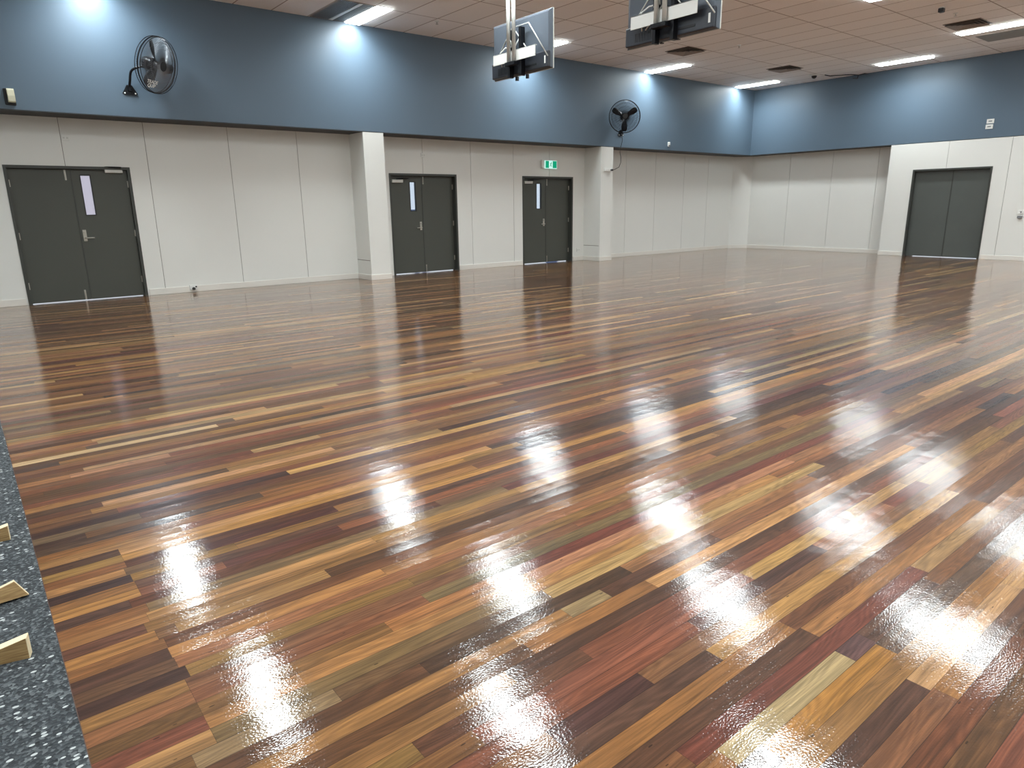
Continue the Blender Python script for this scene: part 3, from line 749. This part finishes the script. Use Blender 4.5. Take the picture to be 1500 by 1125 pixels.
# ------------------------------------------------------------------ wall fans
def wall_fan(plate, head, n, R_, blade0, label, text=True):
    """plate, head: positions (hall); n: facing direction of the grille"""
    r = empty('wall_fan', plate, label, 'fan', 'black wall fans')
    n = Vector(n).normalized(); up = Vector((0, 0, 1)); sx = n.cross(up).normalized() * -1; uu = sx.cross(n) * -1
    uu = n.cross(sx); 
    if uu.z < 0: uu = -uu
    c = Vector(head)-Vector(plate)
    H = Matrix(((sx.x, uu.x, n.x, c.x), (sx.y, uu.y, n.y, c.y), (sx.z, uu.z, n.z, c.z), (0, 0, 0, 1)))
    def circ(rad, h, k=56): return [Vector((rad*math.cos(2*PI*i/k), rad*math.sin(2*PI*i/k), h)) for i in range(k)]
    def ring(bm, rad, h, t, seg=6):
        prof = [(rad + t*math.cos(2*PI*j/seg), h + t*math.sin(2*PI*j/seg)) for j in range(seg+1)]
        lathe(bm, prof, 56, H)
    bm = bmesh.new(); ring(bm, R_, 0.0, 0.009); ring(bm, R_, 0.045, 0.005); ring(bm, R_, -0.045, 0.005); link('guard_rim', bm, M_BLKMET, r, True)
    for side, nm in ((1, 'front_guard'), (-1, 'rear_guard')):
        bm = bmesh.new(); K = 110 if side > 0 else 72
        for i in range(K):
            t = 2*PI*i/K; tw = 0.18
            pts = []
            for f in (0.13, 0.3, 0.5, 0.7, 0.88, 0.97, 1.0):
                hh = side*(0.105*(1-f**3)**0.6 + 0.005) if f < 1 else side*0.02
                tt = t + tw*(1-f)
                pts.append((R_*f*math.cos(tt), R_*f*math.sin(tt), hh))
            tube(bm, pts, 0.0024, 3, M=H, cap=False)
        for f in (0.32, 0.6, 0.82):
            ring(bm, R_*f, side*(0.105*(1-f**3)**0.6+0.005), 0.0018, 4)
        link(nm, bm, M_WIRE if text else M_BLKMET, r)
    bm = bmesh.new(); lathe(bm, [(0, 0.118), (0.058, 0.116), (0.068, 0.108), (0.068, 0.098), (0, 0.098)], 24, H); link('guard_badge', bm, M_BLACK, r)
    for k in range(3):
        bm = bmesh.new(); B = Matrix.Rotation(blade0+k*2*PI/3, 4, 'Z')
        A = []
        for rr, wd, tw in ((0.045, 0.035, 0.9), (0.12, 0.062, 0.75), (0.20, 0.078, 0.6), (0.28, 0.075, 0.5), (R_-0.035, 0.045, 0.42)):
            row = []
            for q in (-1, 0, 1):
                row.append(Vector((rr, q*wd*math.cos(tw), q*wd*math.sin(tw)*0.6 + (0.006 if q == 0 else 0))))
            A.append(row)
        top = [[bm.verts.new(H @ (B @ v)) for v in row] for row in A]
        bot = [[bm.verts.new(H @ (B @ (v-Vector((0, 0, 0.003))))) for v in row] for row in A]
        for i in range(len(A)-1):
            for j in range(2):
                bm.faces.new((top[i][j], top[i+1][j], top[i+1][j+1], top[i][j+1]))
                bm.faces.new((bot[i][j+1], bot[i+1][j+1], bot[i+1][j], bot[i][j]))
        for i in range(len(A)-1):
            bm.faces.new((top[i][0], bot[i][0], bot[i+1][0], top[i+1][0])); bm.faces.new((top[i][2], top[i+1][2], bot[i+1][2], bot[i][2]))
        bm.faces.new([top[0][0], top[0][1], top[0][2], bot[0][2], bot[0][1], bot[0][0]]); bm.faces.new([top[-1][0], bot[-1][0], bot[-1][1], bot[-1][2], top[-1][2], top[-1][1]])
        link('blade', bm, M_BLKMET, r, True)
    bm = bmesh.new(); lathe(bm, [(0, 0.055), (0.04, 0.05), (0.052, 0.03), (0.052, -0.03), (0, -0.03)], 24, H); link('hub', bm, M_BLACK, r, True)
    bm = bmesh.new(); lathe(bm, [(0, -0.031), (0.075, -0.035), (0.088, -0.07), (0.088, -0.18), (0.07, -0.215), (0, -0.22)], 28, H); link('motor', bm, M_BLKMET, r, True)
    # arm from the motor to the triangular wall plate
    m0 = H @ Vector((0, -0.05, -0.15)); bm = bmesh.new()
    p0 = Vector((0, -0.02, 0.03)); p1 = Vector((0, -0.10, 0.10))
    p2 = Vector((0.03*0, -0.14, 0.19)).lerp(Vector((m0.x*0.3, m0.y*0.7, m0.z)), 0.4); p3 = Vector((m0.x*0.55, m0.y*0.85, m0.z-0.01))
    ctrl = [p0, p1, p2, p3, m0]; pts = []
    def cr(a, b, c_, d, t):
        return 0.5*((2*b)+(-a+c_)*t+(2*a-5*b+4*c_-d)*t*t+(-a+3*b-3*c_+d)*t**3)
    for i in range(4):
        a = ctrl[max(i-1, 0)]; b_ = ctrl[i]; c_ = ctrl[i+1]; d = ctrl[min(i+2, 4)]
        for k in range(6): pts.append(cr(a, b_, c_, d, k/6))
    pts.append(m0)
    tube(bm, pts, 0.017, 12); link('support_arm', bm, M_BLKMET, r, True)
    bm = bmesh.new(); prism(bm, [(-0.10, -0.055), (-0.075, -0.075), (0.075, -0.075), (0.10, -0.055), (0.035, 0.06), (-0.035, 0.06)], -0.016, 0.0, 'y')
    box(bm, -0.022, 0.022, -0.05, -0.016, -0.03, 0.05, 0.004)
    pl = link('wall_plate', bm, M_BLKMET, r)
    for q in (-0.07, 0.07):
        bm = bmesh.new(); lathe(bm, [(0, 0.006), (0.009, 0.005), (0.011, 0)], 12, Matrix.Translation((q, -0.016, -0.052)) @ Matrix.Rotation(PI/2, 4, 'X'))
        link('bolt', bm, M_PLWHITE, pl)
    if text:
        cu = bpy.data.curves.new('badge_text', 'FONT'); cu.body = 'TRADE\nQUIP'; cu.size = 0.068; cu.extrude = 0.0006; cu.space_line = 0.8; cu.align_x = 'CENTER'; cu.offset = 0.0012
        to = bpy.data.objects.new('badge_text', cu); COL.objects.link(to)
        dg = bpy.context.evaluated_depsgraph_get(); me = bpy.data.meshes.new_from_object(to.evaluated_get(dg))
        bpy.data.objects.remove(to); me.materials.append(M_PLWHITE)
        # lying on the sloping lower-left of the front guard
        ang = math.radians(236); rad = R_*0.82
        pos = Vector((rad*math.cos(ang), rad*math.sin(ang), 0.09))
        TM = H @ Matrix.Translation(pos) @ Matrix.Rotation(0.25, 4, 'X')
        me.transform(TM); o = bpy.data.objects.new('name_badge', me); COL.objects.link(o); o.parent = r
    return r
wall_fan((2.40, YB, 3.065), (2.73, YB-0.36, 3.375), (0.62, -0.78, -0.26), 0.38, math.radians(118),
         'black wall fan at the left, turned right, white lettering on its guard')
wall_fan((13.00, YB, 3.02), (12.76, YB-0.33, 3.34), (-0.66, -0.75, -0.02), 0.36, math.radians(30),
         'black wall fan above the right column, with a hanging cable', text=False)
# cable of the far fan down to the plug on the column
bm = bmesh.new()
tube(bm, [(13.00, YB-0.035, 2.96), (13.02, YB-0.05, 2.85), (12.99, YB-0.03, 2.70), (12.96, YB-0.03, 2.58), (12.92, YB-0.10, 2.45), (12.90, YB-0.12, 2.33), (12.84, YB-0.12, 2.22), (12.74, YB-0.07, 2.165), (12.69, YB-0.05, 2.155)], 0.007, 6)
tube(bm, [(12.71, YB-0.045, 2.155), (12.655, YB-0.045, 2.155)], 0.022, 10)
tag(link('power_cable', bm, M_BLACK, smooth=True), 'thin black cable hanging from the far fan to the right column', 'cable')
r = empty('power_socket', (12.56, YB, 2.155), 'white socket high on the right column, where the fan cable ends', 'socket')
bm = bmesh.new(); box(bm, -0.12, 0.12, -0.03, 0, -0.035, 0.035, 0.006); link('socket_plate', bm, M_PLWHITE, r)
bm = bmesh.new(); box(bm, 0.075, 0.105, -0.0445, -0.030, -0.015, 0.015, 0.003); link('socket_face', bm, M_GREYPL, r)

# ------------------------------------------------------------------ wall fittings
r = empty('emergency_light', (0.935, YB, 2.85), 'cream bulkhead lamp on the blue wall at the far left edge', 'light')
bm = bmesh.new(); box(bm, -0.07, 0.055, -0.025, 0, -0.11, 0.10, 0.012); link('back_plate', bm, M_BLACK, r)
bm = bmesh.new(); prism(bm, [(-0.025, -0.075), (-0.025, 0.085), (-0.07, 0.095), (-0.105, 0.07), (-0.12, 0.0), (-0.12, -0.07), (-0.10, -0.085)], -0.035, 0.045, 'x'); link('lamp_housing', bm, M_CREAM, r)
r = empty('motion_sensor', (14.82, YB, 2.83), 'small white sensor on the blue wall right of the far fan', 'sensor')
bm = bmesh.new(); box(bm, -0.04, 0.04, -0.035, 0, -0.055, 0.06, 0.014); link('sensor_housing', bm, M_PLWHITE, r)
bm = bmesh.new(); box(bm, -0.028, 0.028, -0.042, -0.034, -0.048, -0.012, 0.004); link('lens', bm, M_GREYPL, r)
# two white plates on the blue end wall
for zz, w in ((3.045, 'upper'), (2.93, 'lower')):
    r = empty('notice_plate', (XB, 5.848-(0.0 if w == 'upper' else -0.008), zz), '%s of two small white plates on the blue end wall' % w, 'plate', 'white plates on the blue end wall')
    bm = bmesh.new(); box(bm, -0.016, 0, -0.072, 0.072, -0.048, 0.048, 0.004); link('plate_body', bm, M_PLWHITE, r)
    bm = bmesh.new(); box(bm, -0.0175, -0.0155, -0.035, 0.035, -0.012, 0.012, 0); link('insert', bm, M_GREYPL, r)
# switches at the right edge
r = empty('light_switch', (XB, 4.98, 1.06), 'white switch plate at the right edge of the photo', 'switch')
bm = bmesh.new(); box(bm, -0.012, 0, -0.06, 0.06, -0.038, 0.05, 0.003); link('switch_plate', bm, M_PLWHITE, r)
bm = bmesh.new(); box(bm, -0.018, -0.011, -0.012, 0.012, -0.012, 0.02, 0.002); link('rocker', bm, M_GREYPL, r)
bm = bmesh.new(); box(bm, XB-0.05, XB, 4.94, 5.03, 0.93, 0.985, 0.004)
tag(link('door_release', bm, M_GREYPL), 'small grey box just below the white switch plate at the right edge', 'switch')
# small outlets
def outlet(x, z, w, h, label, pm=M_PLWHITE):
    r = empty('wall_outlet', (x, YW, z), label, 'outlet')
    bm = bmesh.new(); box(bm, -w/2, w/2, -0.012, 0, -h/2, h/2, 0.003); link('outlet_plate', bm, pm, r)
    for s in (-1, 1):
        bm = bmesh.new(); box(bm, s*w*0.22-0.012, s*w*0.22+0.012, -0.0145, -0.0115, -0.012, 0.012, 0.001); link('rocker', bm, M_SILVER, r)
    return r
outlet(12.16, 0.26, 0.12, 0.08, 'white power outlet low on the wall left of the right column')
outlet(1.56, 2.40, 0.10, 0.075, 'small white outlet high on the wall above the left door', M_WHITE)
outlet(7.735, 2.365, 0.10, 0.075, 'small white outlet high on the wall above the middle door', M_WHITE)
# floor-level outlet with plug, on the skirting right of the first door
r = empty('skirting_outlet', (3.052, YW-BT, 0.07), 'white outlet with a black plug on the skirting right of the left door', 'outlet')
bm = bmesh.new(); box(bm, -0.06, 0.06, -0.02, 0, -0.035, 0.045, 0.004); link('outlet_plate', bm, M_PLWHITE, r)
bm = bmesh.new(); lathe(bm, [(0, 0.035), (0.022, 0.032), (0.026, 0.0)], 14, Matrix.Translation((0.0, -0.02, -0.015)) @ Matrix.Rotation(PI/2, 4, 'X')); link('plug', bm, M_BLACK, r)
bm = bmesh.new(); box(bm, 0.028, 0.052, -0.04, -0.019, 0.005, 0.028, 0.004); link('switch_button', bm, M_BLACK, r)

# ------------------------------------------------------------------ exit sign
r = empty('exit_sign', (11.165, YW, 2.27), 'lit green running man exit sign above the door left of the right column', 'sign')
bm = bmesh.new(); box(bm, -0.255, 0.19, -0.06, 0, -0.085, 0.095, 0.006); link('sign_case', bm, M_PLWHITE, r)
bm = bmesh.new(); box(bm, -0.18, 0.185, -0.085, -0.0605, -0.095, 0.085, 0.002); link('sign_border', bm, M_EXITW, r)
def flat(bm, x0, x1, z0, z1, y=-0.087): box(bm, x0, x1, y, y+0.0015, z0, z1)
for q in ((-0.17, -0.066), (0.052, 0.176)):
    bm = bmesh.new(); flat(bm, *q, -0.08, 0.076); link('green_field', bm, M_EXITG, r)
bm = bmesh.new(); y0, y1 = -0.0885, -0.0865       # running figure on the white doorway
lathe(bm, [(0, 0.001), (0.012, 0.001), (0.012, 0)], 14, Matrix.Translation((0.008, -0.087, 0.045)) @ Matrix.Rotation(PI/2, 4, 'X'))
for poly in ([(-0.012, 0.03), (0.008, 0.03), (0.0, -0.012), (-0.018, -0.012)], [(-0.018, -0.01), (-0.004, -0.01), (0.022, -0.03), (0.014, -0.04)],
             [(0.014, -0.028), (0.024, -0.032), (0.012, -0.06), (0.002, -0.06)], [(-0.018, -0.008), (-0.008, -0.016), (-0.034, -0.048), (-0.044, -0.042)],
             [(0.004, 0.026), (0.008, 0.018), (0.032, 0.006), (0.034, 0.014)], [(-0.012, 0.028), (-0.008, 0.02), (-0.034, 0.004), (-0.038, 0.012)]):
    prism(bm, poly, y0, y1, 'y')
link('running_figure', bm, M_EXITG, r)
# ------------------------------------------------------------------ pine wedges on the carpet
def wedge(x, y, rot, L_, H_, T_, label, tiltx=0.0, slant=0.0):
    """thick end at (x, y), running back along local -x"""
    r = empty('door_wedge', (x, y, 0), label, 'wedge', 'pine wedges on the carpet', rot=(0, 0, rot))
    bm = bmesh.new(); M = Matrix.Rotation(tiltx, 4, 'X')
    prism(bm, [(-L_, 0), (0, 0), (-slant, H_), (-L_, 0.006)], -T_/2, T_/2, 'y', M)
    zmin = min(v.co.z for v in bm.verts)
    for v in bm.verts: v.co.z -= zmin - 0.0003
    link('wedge_block', bm, M_PINE, r)
    bm = bmesh.new(); prism(bm, [(0.0002, 0.0003), (0.0020, 0.0003), (0.0020-slant, H_-0.0003), (0.0002-slant, H_-0.0003)], -T_/2, T_/2, 'y', M)
    a = math.atan2(H_-0.006, L_)
    prism(bm, [(-L_, 0.0062), (-slant, H_+0.0002), (0.0016-slant, H_+0.0018), (-L_, 0.0078)], -T_/2, T_/2, 'y', M)
    for v in bm.verts: v.co.z -= zmin - 0.0003
    o = link('cut_face', bm, M_PINECUT, r); o['label'] = 'pale sawn faces'
wedge(-0.028, 2.375, -0.24, 0.24, 0.068, 0.032, 'nearest of three pine wedges on the carpet')
wedge(-0.002, 2.795, 0.04, 0.26, 0.060, 0.032, 'middle of three pine wedges on the carpet, with a slanted end', -0.25, 0.032)
wedge(-0.022, 3.378, -0.06, 0.26, 0.062, 0.032, 'farthest of three pine wedges on the carpet, cut by the left edge')

# ------------------------------------------------------------------ world, camera
w = bpy.data.worlds.new('daylight'); scene.world = w; w.use_nodes = True
bg = w.node_tree.nodes['Background']; bg.inputs[0].default_value = (0.82, 0.90, 1.0, 1); bg.inputs[1].default_value = 1.25

cam = bpy.data.cameras.new('camera'); co = bpy.data.objects.new('camera', cam); COL.objects.link(co)
cam.sensor_fit = 'HORIZONTAL'; cam.sensor_width = 36; cam.lens = 993.8644/1500*36; cam.clip_end = 200; cam.clip_start = 0.05
yaw, pitch, roll = 0.6767, -0.2557, -0.0136
fwd = Vector((math.sin(yaw)*math.cos(pitch), math.cos(yaw)*math.cos(pitch), math.sin(pitch)))
right = Vector((math.cos(yaw), -math.sin(yaw), 0)); up = right.cross(fwd)
rr = right*math.cos(roll)+up*math.sin(roll); uu = -right*math.sin(roll)+up*math.cos(roll)
co.matrix_world = Matrix(((rr.x, uu.x, -fwd.x, 0), (rr.y, uu.y, -fwd.y, 0), (rr.z, uu.z, -fwd.z, 1.33), (0, 0, 0, 1)))
scene.camera = co
vs = scene.view_settings
scene.display_settings.display_device = 'sRGB'
vs.view_transform = 'Standard'; vs.look = 'None'; vs.gamma = 1; vs.use_curve_mapping = False; vs.exposure = 0.0
